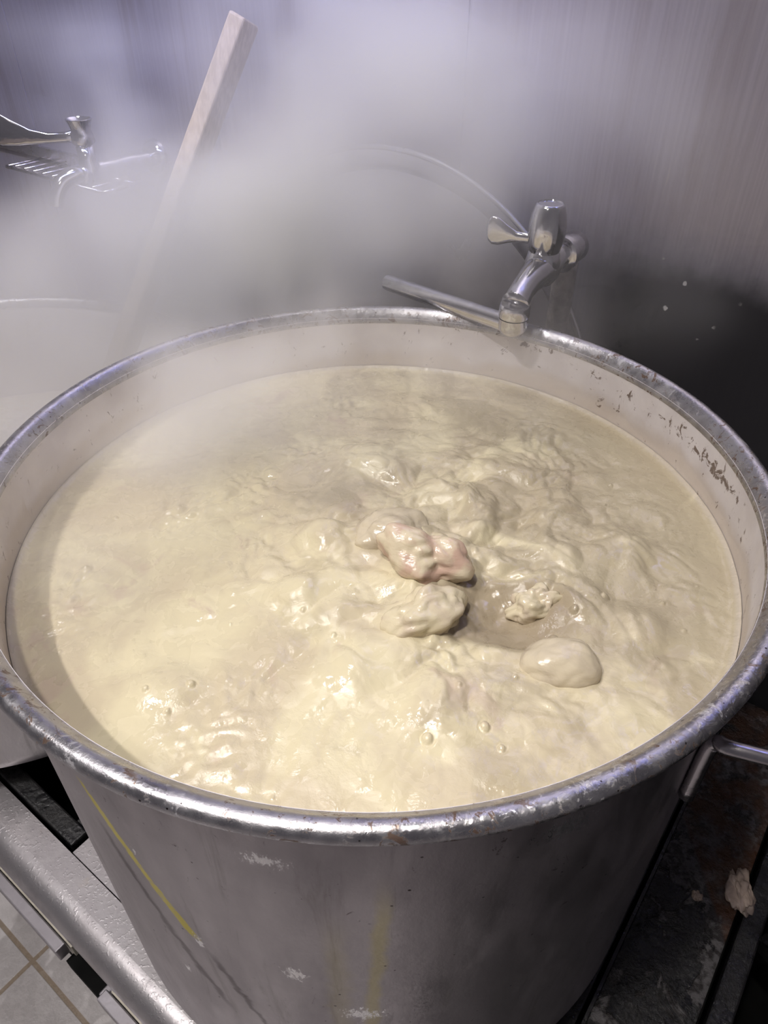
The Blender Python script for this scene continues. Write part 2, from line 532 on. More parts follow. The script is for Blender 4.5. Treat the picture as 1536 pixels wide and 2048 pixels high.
def mat_wood():
    n = N('pale_worn_wood')
    v = n.coord()
    g = n.noise(n.mapping(v, (40, 40, 3)), 5, 5, 0.6)
    n.pbr(n.mix(n.ramp(g, 0.35, 0.65), (0.66, 0.55, 0.44), (0.52, 0.42, 0.32)), 0.65, 0.0)
    n.bump(g, 0.15, 0.002)
    return n.m


def mat_steam():
    n = N('rising_steam')
    n.nt.nodes.remove(n.b)
    vi = n.node('ShaderNodeVolumeInfo')
    vs = n.node('ShaderNodeVolumeScatter')
    vs.inputs['Color'].default_value = (0.985, 0.965, 0.98, 1)
    vs.inputs['Anisotropy'].default_value = 0.0
    n.link(vi.outputs['Density'], vs.inputs['Density'])
    n.link(vs.outputs[0], n.out.inputs['Volume'])
    return n.m


def steam_volume(o, lo, hi, voxel, mat):
    """fill the box lo..hi with a density grid made of soft wobbling lobes (geometry nodes)."""
    ng = bpy.data.node_groups.new('steam_density', 'GeometryNodeTree')
    ng.interface.new_socket('Geometry', in_out='INPUT', socket_type='NodeSocketGeometry')
    ng.interface.new_socket('Geometry', in_out='OUTPUT', socket_type='NodeSocketGeometry')
    nn, ln = ng.nodes, ng.links

    def mk(t, **kw):
        n = nn.new(t)
        for k, v in kw.items(): setattr(n, k, v)
        return n

    def put(inp, v):
        if isinstance(v, bpy.types.NodeSocket): ln.new(v, inp)
        else: inp.default_value = v

    def ma(op, a, b):
        n = mk('ShaderNodeMath', operation=op)
        put(n.inputs[0], a)
        put(n.inputs[1], b)
        return n.outputs[0]

    def ve(op, a, b, c=None):
        n = mk('ShaderNodeVectorMath', operation=op)
        put(n.inputs[0], a)
        put(n.inputs[1], b)
        if c is not None: put(n.inputs[2], c)
        return n

    def mr(v, a, b, lo_, hi_):
        n = mk('ShaderNodeMapRange', interpolation_type='SMOOTHSTEP')
        put(n.inputs[0], v)
        for i, x in enumerate((a, b, lo_, hi_)): n.inputs[1 + i].default_value = x
        return n.outputs[0]

    def no(vec, scale, det, dist=0.0):
        n = mk('ShaderNodeTexNoise')
        put(n.inputs['Vector'], vec)
        n.inputs['Scale'].default_value = scale
        n.inputs['Detail'].default_value = det
        n.inputs['Distortion'].default_value = dist
        return n
    pos = mk('GeometryNodeInputPosition').outputs[0]
    wob = no(pos, 5.5, 3)
    P = ve('MULTIPLY_ADD', ve('SUBTRACT', wob.outputs['Color'], (0.5, 0.5, 0.5)).outputs[0], (0.30, 0.30, 0.30), pos).outputs[0]
    total = None
    for (c, s, a) in STEAM_LOBES:
        q = ve('DIVIDE', ve('SUBTRACT', P, c).outputs[0], s).outputs[0]
        v = mr(ve('LENGTH', q, (0, 0, 0)).outputs['Value'], 0.0, 1.0, a, 0.0)
        total = v if total is None else ma('ADD', total, v)
    w = no(ve('MULTIPLY', pos, (1, 1, 0.75)).outputs[0], 8.5, 4, 0.8).outputs[0]
    d = ma('MULTIPLY', ma('MAXIMUM', total, 0.0), mr(w, 0.32, 0.66, 0.30, 1.6))
    vc = mk('GeometryNodeVolumeCube')
    ln.new(d, vc.inputs['Density'])
    vc.inputs['Min'].default_value = lo
    vc.inputs['Max'].default_value = hi
    for k, a in zip('XYZ', range(3)):
        vc.inputs['Resolution ' + k].default_value = max(4, int(round((hi[a] - lo[a]) / voxel)))
    sm = mk('GeometryNodeSetMaterial')
    sm.inputs['Material'].default_value = mat
    out = mk('NodeGroupOutput')
    mk('NodeGroupInput')
    ln.new(vc.outputs[0], sm.inputs['Geometry'])
    ln.new(sm.outputs[0], out.inputs[0])
    md = o.modifiers.new('steam_density', 'NODES')
    md.node_group = ng


FLOOR_OFF = (0.077, 0.100)
STEAM_LOBES = [
    # centre, half-size, peak density per metre (negative = a clearer pocket)
    ((-0.332, 0.391, -0.041), (0.248, 0.211, 0.206), 15.0), 
    ((-0.293, 0.083, -0.042), (0.136, 0.133, 0.129), 10.0), 
    ((-0.153, 0.367, 0.025), (0.182, 0.144, 0.151), 16.0), 
    ((-0.026, 0.373, 0.161), (0.221, 0.139, 0.154), 9.0), 
    ((-0.156, 0.086, -0.006), (0.159, 0.092, 0.088), 11.0), 
    ((0.023, 0.369, 0.060), (0.188, 0.094, 0.109), 13.0), 
    ((-0.079, 0.119, 0.003), (0.140, 0.069, 0.063), 5.5), 
    ((-0.084, 0.349, 0.067), (0.168, 0.104, 0.116), 13.0), 
    ((0.079, 0.106, 0.018), (0.131, 0.053, 0.048), 7.0), 
    ((-0.086, 0.551, 0.224), (0.231, 0.133, 0.135), 8.0), 
    ((0.080, 0.322, 0.162), (0.172, 0.115, 0.131), 12.0), 
    ((-0.326, 0.553, 0.066), (0.185, 0.136, 0.133), 8.0), 
    ((-0.383, 0.688, 0.156), (0.176, 0.140, 0.140), 8.0), 
    ((-0.193, -0.054, -0.006), (0.106, 0.074, 0.070), 7.0), 
    ((-0.040, 0.025, -0.004), (0.124, 0.063, 0.058), 5.0), 
    ((-0.022, 0.169, 0.033), (0.153, 0.052, 0.048), 6.0), 
    ((0.160, 0.251, 0.136), (0.140, 0.111, 0.116), 4.0), 
    ((0.178, 0.141, 0.062), (0.131, 0.075, 0.071), 2.2), 
    ((-0.276, 0.607, 0.134), (0.049, 0.113, 0.095), -7.0), 
    ((-0.310, 0.626, 0.158), (0.034, 0.111, 0.091), -5.0), 
    ((-0.381, 0.570, 0.088), (0.093, 0.131, 0.111), -13.0), 
    ((-0.455, 0.737, 0.217), (0.143, 0.162, 0.136), -9.0), 
    ((-0.468, 0.518, 0.023), (0.049, 0.161, 0.134), -9.0), 
    ((0.157, 0.253, 0.107), (0.031, 0.073, 0.061), -5.0), 
    ((-0.108, 0.534, 0.203), (0.038, 0.097, 0.080), -6.0), 
]

M_POT = mat_pot('scratched_pot_steel', True)
M_POT2 = mat_pot('neighbour_pot_steel', False)
M_RIM = mat_rim('worn_rim_steel')
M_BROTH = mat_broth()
M_CHROME = simple('chrome', (0.72, 0.71, 0.73), 0.12, 1.0, 0.04, 120)
M_DULL = simple('dull_pipe_metal', (0.42, 0.38, 0.36), 0.5, 0.8, 0.25, 160, 0.4)
M_STEEL = simple('stainless_rod', (0.56, 0.53, 0.55), 0.25, 1.0, 0.06, 150)
M_LID = simple('lid_steel', (0.60, 0.585, 0.60), 0.32, 0.95, 0.04, 50)
M_WALL = mat_wall()
M_DECK = mat_deck()
M_RAIL = simple('rail_stainless', (0.33, 0.31, 0.33), 0.42, 0.7, 0.08, 80)
M_BLACK = mat_black('black_burnt_iron')
M_BLACKPLATE = mat_black('black_wet_plate', True, True)
M_VOID = simple('dark_recess', (0.004, 0.004, 0.004), 0.9)
M_VOID.node_tree.nodes['Principled BSDF'].inputs['Specular IOR Level'].default_value = 0.1
M_CREAM = simple('cream_enamel', (0.62, 0.57, 0.48), 0.5, 0.0, 0.1, 60, 0.25)
M_FLOOR = mat_floor()
M_WOOD = mat_wood()
M_DARKWALL = simple('dark_seam', (0.05, 0.045, 0.055), 0.6)

ZD = -0.480      # stove deck
ZF = -1.000      # floor
YW = 0.420       # wall face

# ------------------------------------------------------------------ structure: floor, wall of stainless panels
bm = bmesh.new()
box(bm, -4.5, 2.4, -2.6, 0.46, ZF - 0.03, ZF, frame=False)
fl = link('floor', bm, M_FLOOR, smooth=False)
fl.rotation_euler = (0, 0, ANG)
tag(fl, 'grey tiled floor with brown grout in front of the range', kind='structure')

SEAMS = (-4.5, -3.66, -2.795, -1.93, -1.066, -0.203, 0.665, 1.53, 2.4)
wl = None
bm = bmesh.new()
box(bm, -4.5, 2.4, YW + 0.002, YW + 0.04, ZF, 1.6, frame=False)
wl = link('wall_back', bm, M_WALL, smooth=False)
wl.rotation_euler = (0, 0, ANG)
tag(wl, 'brushed stainless splash wall behind the range', kind='structure')
for a, b in zip(SEAMS[:-1], SEAMS[1:]):
    bm = bmesh.new()
    box(bm, a + 0.0016, b - 0.0016, YW, YW + 0.0025, ZF + 0.05, 1.6, bev=0.0006, frame=False)
    p = link('wall_panel', bm, M_WALL, wl, smooth=False)
    p.matrix_basis = Matrix.Identity(4)

# ------------------------------------------------------------------ gas range
rng = thing('gas_range', S(0, 0, ZF), ANG)
tag(rng, 'long low stainless gas range carrying the stock pots', 'stove')

WELLS = ((-0.845, -0.240), (-0.135, 0.262), (0.347, 0.880))
WY0, WY1 = -0.226, 0.30
# deck: front strip, back strip, bridges between the wells
bm = bmesh.new()
box(bm, -1.4, 0.262, -0.252, WY0, ZD - 0.004, ZD)
box(bm, -1.4, 0.262, WY1, 0.412, ZD - 0.004, ZD)
box(bm, -1.4, WELLS[0][0], WY0, WY1, ZD - 0.004, ZD)
box(bm, WELLS[0][1], WELLS[1][0], WY0 + 0.0012, WY1, ZD - 0.004, ZD - 0.0006)
link('deck', bm, M_DECK, rng, smooth=False)
# bullnose front edge
bm = bmesh.new()
prof = [(-0.252, ZD)] + [(-0.252 - 0.026 * math.sin(t), ZD - 0.026 + 0.026 * math.cos(t)) for t in [math.pi / 2 * k / 10 for k in range(1, 11)]] + [(-0.278, ZD - 0.030), (-0.270, ZD - 0.036), (-0.262, ZD - 0.036), (-0.252, ZD - 0.012)]
extrude_profile(bm, prof, -1.4, 0.262)
link('rolled_front_edge', bm, M_DECK, rng, auto=40)
# black burnt plate between the middle and right-hand burner
bm = bmesh.new()
box(bm, 0.2655, 0.345, -0.275, 0.412, ZD - 0.008, ZD + 0.002, bev=0.001)
o = link('burner_divider_plate', bm, M_BLACKPLATE, rng, smooth=False)
tag(o, 'black burnt divider plate with wet residue')
bm = bmesh.new()
box(bm, 0.345, 0.90, -0.275, WY0, ZD - 0.008, ZD, bev=0.001)
box(bm, 0.345, 0.90, WY1, 0.412, ZD - 0.008, ZD, bev=0.001)
link('burnt_deck', bm, M_BLACK, rng, smooth=False)
bm = bmesh.new()
box(bm, 0.2622, 0.2652, -0.277, 0.35, ZD - 0.02, ZD + 0.003)
link('edge_strip', bm, M_BLACK, rng, smooth=False)
# wells: black sunk boxes with burner rings
for a, b in WELLS:
    bm = bmesh.new()
    t = 0.004
    zb = ZD - 0.16
    box(bm, a, b, WY0, WY1, zb - t, zb)
    box(bm, a - t, a, WY0, WY1, zb, ZD - 0.005)
    box(bm, b, b + t, WY0, WY1, zb, ZD - 0.005)
    box(bm, a, b, WY0 - t, WY0, zb, ZD - 0.005)
    box(bm, a, b, WY1, WY1 + t, zb, ZD - 0.005)
    link('burner_well', bm, M_VOID, rng, smooth=False)
    cx = (a + b) / 2
    bm = bmesh.new()
    Mx = Matrix.Translation(S(cx, 0.03, zb))
    for R in (0.05, 0.10, 0.15):
        torus(bm, R, 0.012, 0.03, 48, 10, Mx)
    lathe(bm, [(0.0, 0.0), (0.03, 0.0), (0.03, 0.04), (0.0, 0.04)], 24, Mx)
    link('burner_ring', bm, M_BLACK, rng)
# body behind the covers
bm = bmesh.new()
box(bm, -1.4, 0.90, -0.260, -0.236, ZF + 0.10, ZD - 0.037)
box(bm, -1.4, 0.90, 0.385, 0.410, ZF + 0.10, ZD - 0.010)
box(bm, -1.4, -1.37, -0.236, 0.385, ZF + 0.10, ZD - 0.010)
box(bm, 0.87, 0.90, -0.236, 0.385, ZF + 0.10, ZD - 0.010)
box(bm, -1.4, 0.90, -0.260, 0.41, ZF + 0.08, ZF + 0.10)
link('cabinet', bm, M_VOID, rng, smooth=False)
for x in (-1.36, 0.86):
    for y in (-0.22, 0.37):
        bm = bmesh.new()
        tube(bm, [S(x, y, ZF), S(x, y, ZF + 0.08)], 0.02)
        link('leg', bm, M_STEEL, rng)
# front rail: two folded stainless bars with a cream lined back edge, a black block painting the shaded gap between them
for (a, b) in ((-1.39, -0.190), (-0.122, 0.89)):
    bm = bmesh.new()
    box(bm, a, b, -0.2915, -0.2800, ZD - 0.062, ZD - 0.040, bev=0.0012)
    o = link('front_rail', bm, M_RAIL, rng, smooth=False)
    bm = bmesh.new()
    box(bm, a + 0.004, b + 0.006, -0.2788, -0.2716, ZD - 0.085, ZD - 0.045, bev=0.0008)
    link('rail_liner', bm, M_CREAM, o, smooth=False)
bm = bmesh.new()
box(bm, -0.1885, -0.1285, -0.2880, -0.2640, ZD - 0.085, ZD - 0.066)
link('rail_gap_shade', bm, M_VOID, rng, smooth=False)
bm = bmesh.new()
box(bm, -0.196, -0.116, -0.2700, -0.2655, ZD - 0.070, ZD - 0.0368, bev=0.0008)
box(bm, -0.128, -0.116, -0.287, -0.2700, ZD - 0.068, ZD - 0.048, bev=0.0015)
link('rail_bracket', bm, M_RAIL, rng, smooth=False)


# ------------------------------------------------------------------ grates over the wells
def grate(a, b, label):
    t = thing('burner_grate', S((a + b) / 2, 0.03, ZD - 0.012), ANG)
    tag(t, label, 'burner grate', 'cast iron burner grates')
    z1 = ZD + 0.006
    z0 = z1 - 0.016
    bm = bmesh.new()
    w = 0.020
    g = 0.004
    x0, x1, y0, y1 = a + g, b - g, WY0 + g, WY1 - g
    box(bm, x0, x1, y0, y0 + w, z0, z1, bev=0.002)
    box(bm, x0, x1, y1 - w, y1, z0, z1, bev=0.002)
    box(bm, x0, x0 + w, y0 + w, y1 - w, z0, z1, bev=0.002)
    box(bm, x1 - w, x1, y0 + w, y1 - w, z0, z1, bev=0.002)
    link('frame', bm, M_BLACK, t, smooth=False)
    cx, cy_ = (a + b) / 2, 0.03
    for k in range(8):
        an = 2 * math.pi * (k + 0.5) / 8
        d = Vector((math.cos(an), math.sin(an)))
        ex = min((x1 - w - cx) / abs(d.x) if abs(d.x) > 1e-6 else 9, (y1 - w - cy_) / abs(d.y) if abs(d.y) > 1e-6 else 9)
        p0 = Vector((cx, cy_)) + d * 0.07
        p1 = Vector((cx, cy_)) + d * ex
        q = Vector((-d.y, d.x)) * 0.006
        bm = bmesh.new()
        vs = []
        for (p, zt) in ((p0, ZD + 0.040), (p1 - d * 0.05, ZD + 0.040), (p1, z1)):
            for s_ in (-1, 1):
                vs.append(bm.verts.new(S(p.x + s_ * q.x, p.y + s_ * q.y, zt)))
                vs.append(bm.verts.new(S(p.x + s_ * q.x, p.y + s_ * q.y, z0)))
        for i in (0, 4):
            A = vs[i:i + 4]
            B = vs[i + 4:i + 8]
            bm.faces.new((A[0], A[2], B[2], B[0]))
            bm.faces.new((A[1], B[1], B[3], A[3]))
            bm.faces.new((A[0], B[0], B[1], A[1]))
            bm.faces.new((A[2], A[3], B[3], B[2]))
        bm.faces.new((vs[0], vs[1], vs[3], vs[2]))
        bm.faces.new((vs[8], vs[10], vs[11], vs[9]))
        bmesh.ops.recalc_face_normals(bm, faces=bm.faces[:])
        link('finger', bm, M_BLACK, t, smooth=False)
    return t


grate(*WELLS[0], 'black iron burner grate under the left-hand pot')
grate(*WELLS[1], 'black iron burner grate under the big pot in front')
grate(*WELLS[2], 'empty wet black burner grate at lower right')
ZG = ZD + 0.0405     # top of the grate fingers


# ------------------------------------------------------------------ stock pots
def pot(name, cx, cy_, R, rb, z_rim, mat, tr):
    t = thing(name, (cx, cy_, ZG))
    Mx = Matrix.Translation((cx, cy_, 0))
    ri = rb - 0.0022
    bm = bmesh.new()
    zb = ZG
    nz = 40
    zt = z_rim - 0.003
    prof = [(0.0, zb), (rb - 0.02, zb), (rb - 0.008, zb + 0.003), (rb - 0.002, zb + 0.009), (rb, zb + 0.02)]
    prof += [(rb, zb + 0.02 + (zt - zb - 0.02) * k / nz) for k in range(1, nz + 1)]
    prof += [(ri, zt)] + [(ri, zt - (zt - zb - 0.02) * k / nz) for k in range(1, nz + 1)] + [(ri - 0.02, zb + 0.003), (0.0, zb + 0.003)]
    lathe(bm, prof, 192, Mx)
    bmesh.ops.recalc_face_normals(bm, faces=bm.faces[:])
    b = link('pot_wall', bm, mat, t, auto=50)
    bm = bmesh.new()
    prof = []
    Rc = R - tr
    prof = [(Rc + tr * math.cos(a), z_rim - tr + 0.005 + tr * math.sin(a)) for a in [math.radians(x) for x in range(-150, 160, 10)]]
    prof = [(rb + 0.0002, z_rim - tr - 0.004)] + prof + [(ri - 0.0002, z_rim - 0.0035), (ri - 0.0002, z_rim - 0.008), (rb + 0.0001, z_rim - 0.008)]
    lathe(bm, prof, 224, Mx, closed=True)
    bmesh.ops.recalc_face_normals(bm, faces=bm.faces[:])
    link('rolled_rim', bm, M_RIM, t, auto=60)
    return t


def pot_handle(t, cx, cy_, rb, az, ztop, mat=None):
    """bent rod: two uprights flat on the wall, then out and across."""
    e = Vector((math.cos(az), math.sin(az), 0))
    s = Vector((-e.y, e.x, 0))
    r = 0.0046
    half = 0.085
    da = math.asin(half / (rb + r))

    def on(a, rad, z):
        return Vector((cx + rad * math.cos(az + a), cy_ + rad * math.sin(az + a), z))
    pts = []
    R0 = rb + r
    a_ = [on(-da, R0, ztop - 0.060), on(-da, R0, ztop - 0.012), on(-da, R0 + 0.003, ztop - 0.003), on(-da, R0 + 0.012, ztop)]
    out = [Vector((cx, cy_, ztop)) + e * (R0 * math.cos(da) + 0.06) - s * (half - 0.004), Vector((cx, cy_, ztop)) + e * (R0 * math.cos(da) + 0.07) - s * (half - 0.02)]
    b_ = [on(da, R0, ztop - 0.060), on(da, R0, ztop - 0.012), on(da, R0 + 0.003, ztop - 0.003), on(da, R0 + 0.012, ztop)]
    out2 = [Vector((cx, cy_, ztop)) + e * (R0 * math.cos(da) + 0.06) + s * (half - 0.004), Vector((cx, cy_, ztop)) + e * (R0 * math.cos(da) + 0.07) + s * (half - 0.02)]
    path = a_ + out + list(reversed(out2)) + list(reversed(b_))
    bm = bmesh.new()
    tube(bm, smooth_path(path, 5), r, 14)
    return link('handle', bm, mat or M_STEEL, t)


main = pot('stock_pot', 0, 0, 0.270, 0.2568, 0.0, M_POT, 0.0058)
tag(main, 'large dented stainless stock pot brimming with boiling cream-coloured broth', 'pot')
pot_handle(main, 0, 0, 0.2568, math.radians(-25), -0.055)
pot_handle(main, 0, 0, 0.2568, math.radians(155), -0.055)

LC = Vector((-0.476, 0.303, 0))
left = pot('stock_pot', LC.x, LC.y, 0.290, 0.2765, -0.12, M_POT2, 0.0065)
tag(left, 'shorter stainless stock pot half hidden in steam at the left, paddle standing in it', 'pot')
pot_handle(left, LC.x, LC.y, 0.2765, math.radians(200), -0.17)


# ------------------------------------------------------------------ broth: height field
def grad_noise(x, y, seed):
    rs = np.random.RandomState(seed)
    perm = rs.permutation(256)
    ga = rs.rand(256) * 2 * np.pi
    xi, yi = np.floor(x).astype(int), np.floor(y).astype(int)
    xf, yf = x - xi, y - yi
    u_ = xf ** 3 * (xf * (xf * 6 - 15) + 10)
    v_ = yf ** 3 * (yf * (yf * 6 - 15) + 10)

    def g(ix, iy, dx, dy):
        h = ga[perm[(perm[ix % 256] + iy) % 256]]
        return np.cos(h) * dx + np.sin(h) * dy
    a = g(xi, yi, xf, yf) * (1 - u_) + g(xi + 1, yi, xf - 1, yf) * u_
    b = g(xi, yi + 1, xf, yf - 1) * (1 - u_) + g(xi + 1, yi + 1, xf - 1, yf - 1) * u_
    return (a * (1 - v_) + b * v_) * 1.5


def broth_height(x, y):
    wx = x + 0.011 * grad_noise(x * 20, y * 20, 1)
    wy = y + 0.011 * grad_noise(x * 20 + 7, y * 20 + 3, 2)
    # boiling strength: high in the middle and right, calmer at the front left
    boil = np.exp(-(((x - 0.065) / 0.13) ** 2 + ((y + 0.02) / 0.135) ** 2))
    boil2 = np.exp(-(((x + 0.11) / 0.06) ** 2 + ((y + 0.145) / 0.04) ** 2))
    amp = 0.06 + 0.95 * boil + 0.08 * boil2
    h = 0.0075 * grad_noise(wx * 12, wy * 12, 3)
    h += 0.0130 * (np.abs(grad_noise(wx * 19, wy * 19, 4)) - 0.22)
    h += 0.0065 * (np.abs(grad_noise(wx * 37, wy * 37, 5)) - 0.22)
    h += 0.0026 * (np.abs(grad_noise(wx * 75, wy * 75, 8)) - 0.22)
    h = h * amp
    h += 0.0006 * grad_noise(x * 45, y * 45, 9) + 0.0016 * grad_noise(wx * 13, wy * 13, 10)
    h += 0.0045 * boil * (0.5 - 1 / (1 + np.exp(-(-x + 0.062 + 0.25 * (y + 0.07)) / 0.006)) * -1.0) * np.exp(-((x - 0.04) / 0.07) ** 2 - ((y + 0.08) / 0.05) ** 2)
    pm = np.clip(grad_noise(x * 17, y * 17, 31) * 1.7 + 0.16, 0, 1) ** 1.3
    h += pm * (0.0014 * grad_noise(wx * 115, wy * 115, 32) + 0.0022 * (np.abs(grad_noise(wx * 70, wy * 70, 33)) - 0.2))
    # broad well-up and the shaded trough behind the chunk
    h += 0.010 * np.exp(-(((x - 0.0) / 0.15) ** 2 + ((y + 0.06) / 0.13) ** 2))
    h -= 0.018 * np.exp(-(((x - 0.084) / 0.030) ** 2 + ((y + 0.092) / 0.027) ** 2))
    for (bx, by, br, bh) in LUMPS:
        d2 = ((x - bx) ** 2 + (y - by) ** 2) / br ** 2
        h += bh * np.exp(-d2 ** 1.6)
    for (bx, by, br) in BUBBLES:
        d = np.sqrt((x - bx) ** 2 + (y - by) ** 2) / br
        h += br * 0.75 * np.sqrt(np.clip(1 - d * d, 0, 1)) - br * 0.25 * np.exp(-((d - 1.1) / 0.22) ** 2)
    rr = np.hypot(x, y)
    edge = np.clip((rr - 0.215) / 0.035, 0, 1)
    h *= 1 - 0.8 * edge
    h += 0.003 * np.clip((rr - 0.246) / 0.007, 0, 1) ** 2          # meniscus
    return h - 0.056


rb_ = random.Random(3)
LUMPS = [(-0.052, -0.077, 0.014, 0.008), (0.060, 0.035, 0.022, 0.006), (0.138, 0.025, 0.018, 0.006), (0.168, -0.104, 0.018, 0.006), (-0.009, 0.079, 0.030, 0.009), (-0.039, -0.022, 0.016, 0.010), (0.10, 0.07, 0.025, 0.005), (-0.02, -0.14, 0.02, 0.005), (0.175, -0.03, 0.02, 0.006), (-0.12, -0.15, 0.018, 0.006), (0.05, -0.16, 0.02, 0.005)]
BUBBLES = [(0.112, -0.111, 0.0040), (0.128, -0.092, 0.0030), (0.030, -0.185, 0.0034), (0.062, -0.178, 0.0030), (0.070, -0.190, 0.0024), (-0.105, -0.15, 0.0026), (-0.13, -0.155, 0.0022), (-0.115, -0.168, 0.0020), (0.152, -0.078, 0.003), (0.19, -0.08, 0.002)]
for _ in range(26):
    a = rb_.uniform(0, 2 * math.pi)
    rad = 0.235 * math.sqrt(rb_.random())
    BUBBLES.append((rad * math.cos(a), rad * math.sin(a) * 0.9 - 0.02, rb_.uniform(0.0010, 0.0020)))


def disc_grid(n, rad):
    t = np.linspace(-1, 1, n)
    a, b = np.meshgrid(t, t, indexing='ij')
    x = a * np.sqrt(1 - b * b / 2)
    y = b * np.sqrt(1 - a * a / 2)
    return x * rad, y * rad


def grid_mesh(name, X, Y, Z, mat):
    n = X.shape[0]
    me = bpy.data.meshes.new(name)
    co = np.stack([X, Y, Z], -1).reshape(-1, 3)
    idx = np.arange(n * n).reshape(n, n)
    f = np.stack([idx[:-1, :-1], idx[1:, :-1], idx[1:, 1:], idx[:-1, 1:]], -1).reshape(-1, 4)
    me.from_pydata(co.tolist(), [], f.tolist())
    me.polygons.foreach_set('use_smooth', [True] * len(f))
    me.materials.append(mat)
    me.update()
    o = bpy.data.objects.new(name, me)
    C.objects.link(o)
    return o


X, Y = disc_grid(540, 0.2542)
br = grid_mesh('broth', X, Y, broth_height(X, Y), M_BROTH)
tag(br, 'thick cream-coloured pork broth boiling inside the big pot', 'broth', kind='stuff')

X, Y = disc_grid(90, 0.2735)
hz = -0.262 + 0.003 * grad_noise(X * 14, Y * 14, 21) + 0.002 * grad_noise(X * 40, Y * 40, 22)
b2 = grid_mesh('broth', X + LC.x, Y + LC.y, hz, M_BROTH)
tag(b2, 'pale broth low inside the steamy left-hand pot', 'broth', kind='stuff')


# ------------------------------------------------------------------ chunks of bone and fat breaking the surface
def chunk(name, loc, size, rot, mat, seed, label, cat, rough=0.35, freq=1.25, group=None):
    bm = bmesh.new()
    bmesh.ops.create_icosphere(bm, subdivisions=5, radius=1.0)
    off = Vector((seed * 3.1, seed * 1.7, seed * 0.9))
    for v in bm.verts:
        p = v.co.copy()
        d = 1 + rough * mnoise.noise(p * freq + off) + rough * 0.5 * (abs(mnoise.noise(p * freq * 1.9 + off)) - 0.3) + rough * 0.07 * mnoise.noise(p * freq * 5 + off)
        v.co = p * d
    Mx = Matrix.Rotation(rot[2], 4, 'Z') @ Matrix.Rotation(rot[1], 4, 'Y') @ Matrix.Rotation(rot[0], 4, 'X') @ Matrix.Diagonal((*size, 1))
    bmesh.ops.transform(bm, matrix=Mx, verts=bm.verts)
    me = bpy.data.meshes.new(name)
    bm.to_mesh(me)
    bm.free()
    me.polygons.foreach_set('use_smooth', [True] * len(me.polygons))
    me.materials.append(mat)
    o = bpy.data.objects.new(name, me)
    C.objects.link(o)
    o.location = loc
    return tag(o, label, cat, group)


M_PINK = mat_meat('pink_boiled_meat', (0.59, 0.51, 0.37), (0.50, 0.35, 0.275), 0.16)
M_FAT = mat_meat('boiled_fat', (0.58, 0.51, 0.36), (0.50, 0.42, 0.32), 0.16)
M_GREY = mat_meat('grey_boiled_skin', (0.53, 0.46, 0.34), (0.45, 0.385, 0.29), 0.16)
chunk('meat_chunk', (0.033, -0.056, -0.036), (0.028, 0.020, 0.021), (0.3, 0.1, -0.25), M_PINK, 2, 'pinkish knob of pork bone sticking up at the centre of the broth', 'meat', 0.42)
chunk('meat_chunk', (0.012, -0.022, -0.046), (0.029, 0.022, 0.019), (0, 0.2, 0.3), M_GREY, 5, 'pale grey lump of skin just behind the pink bone', 'meat', 0.25)
chunk('meat_chunk', (0.032, -0.100, -0.049), (0.026, 0.019, 0.021), (0.2, 0, 0.5), M_FAT, 9, 'rounded fatty lump directly in front of the pink bone', 'meat', 0.38)
chunk('meat_chunk', (0.112, -0.134, -0.056), (0.026, 0.018, 0.019), (0, -0.1, -0.1), M_GREY, 12, 'barrel-shaped lump of meat floating at the front right of the broth', 'meat', 0.2, 1.0)
chunk('meat_chunk', (0.108, -0.080, -0.061), (0.019, 0.013, 0.016), (0, 0, 0.2), M_FAT, 15, 'knobbly little lump right of the pink bone', 'meat', 0.5, 1.6)
chunk('meat_chunk', (-0.052, -0.077, -0.058), (0.016, 0.015, 0.014), (0, 0, 0.2), M_FAT, 21, 'round creamy lump left of the pink bone, glistening on top', 'meat', 0.25, 1.2)


# ------------------------------------------------------------------ lid leaning on the wall
lid_c = S(-0.2725, 0, 0)
top_y, bot_y = 0.398, 0.380
r_l = 0.2915
cz = ZD + 0.0015 + r_l
tilt = math.atan2(top_y - bot_y, 2 * r_l)
Mlid = Matrix.Translation(S(-0.2725, (top_y + bot_y) / 2, cz)) @ ROT.to_4x4() @ Matrix.Rotation(math.radians(90) - tilt, 4, 'X')
lid = bpy.data.objects.new('pot_lid', None)
C.objects.link(lid)
lid.empty_display_size = 0.05
lid.location = S(-0.2725, bot_y, ZD + 0.001)
WORLD_OF[lid.name] = Matrix.Translation(lid.location)
tag(lid, 'big round stainless pot lid leaning upright against the wall behind the broth', 'pot lid')
bm = bmesh.new()
# local z points back out of the wall towards the viewer; shallow dish with a stepped band and rolled edge
prof = [(0.0, 0.002), (0.20, 0.001), (0.245, -0.001), (0.262, -0.004), (0.266, 0.004), (0.272, 0.009), (0.284, 0.010), (0.2885, 0.010)]
prof2 = [(r, z - 0.0016) for r, z in reversed(prof)]
lathe(bm, prof + prof2, 160, Mlid)
bmesh.ops.recalc_face_normals(bm, faces=bm.faces[:])
link('lid_disc', bm, M_LID, lid, auto=60)
bm = bmesh.new()
torus(bm, r_l - 0.003, 0.003, 0.0095, 192, 10, Mlid)
link('lid_edge', bm, M_LID, lid)
bm = bmesh.new()
pp = [Vector((-0.05, 0.0, -0.002)), Vector((-0.048, 0, -0.008)), Vector((0, 0, -0.009)), Vector((0.048, 0, -0.008)), Vector((0.05, 0.0, -0.002))]
tube(bm, smooth_path([Mlid @ p for p in pp], 5), 0.003)
link('handle', bm, M_STEEL, lid)


# ------------------------------------------------------------------ right-hand tap, swung towards the pot
FX = -0.0333
tap = thing('water_tap', S(FX, 0.352, -0.20))
tag(tap, 'chrome tap with winged knob swung over the big pot rim', 'tap')
Vz = 0.047
Vp = S(FX, 0.300, Vz)
Ep = S(-0.0255, 0.238, 0.0185)
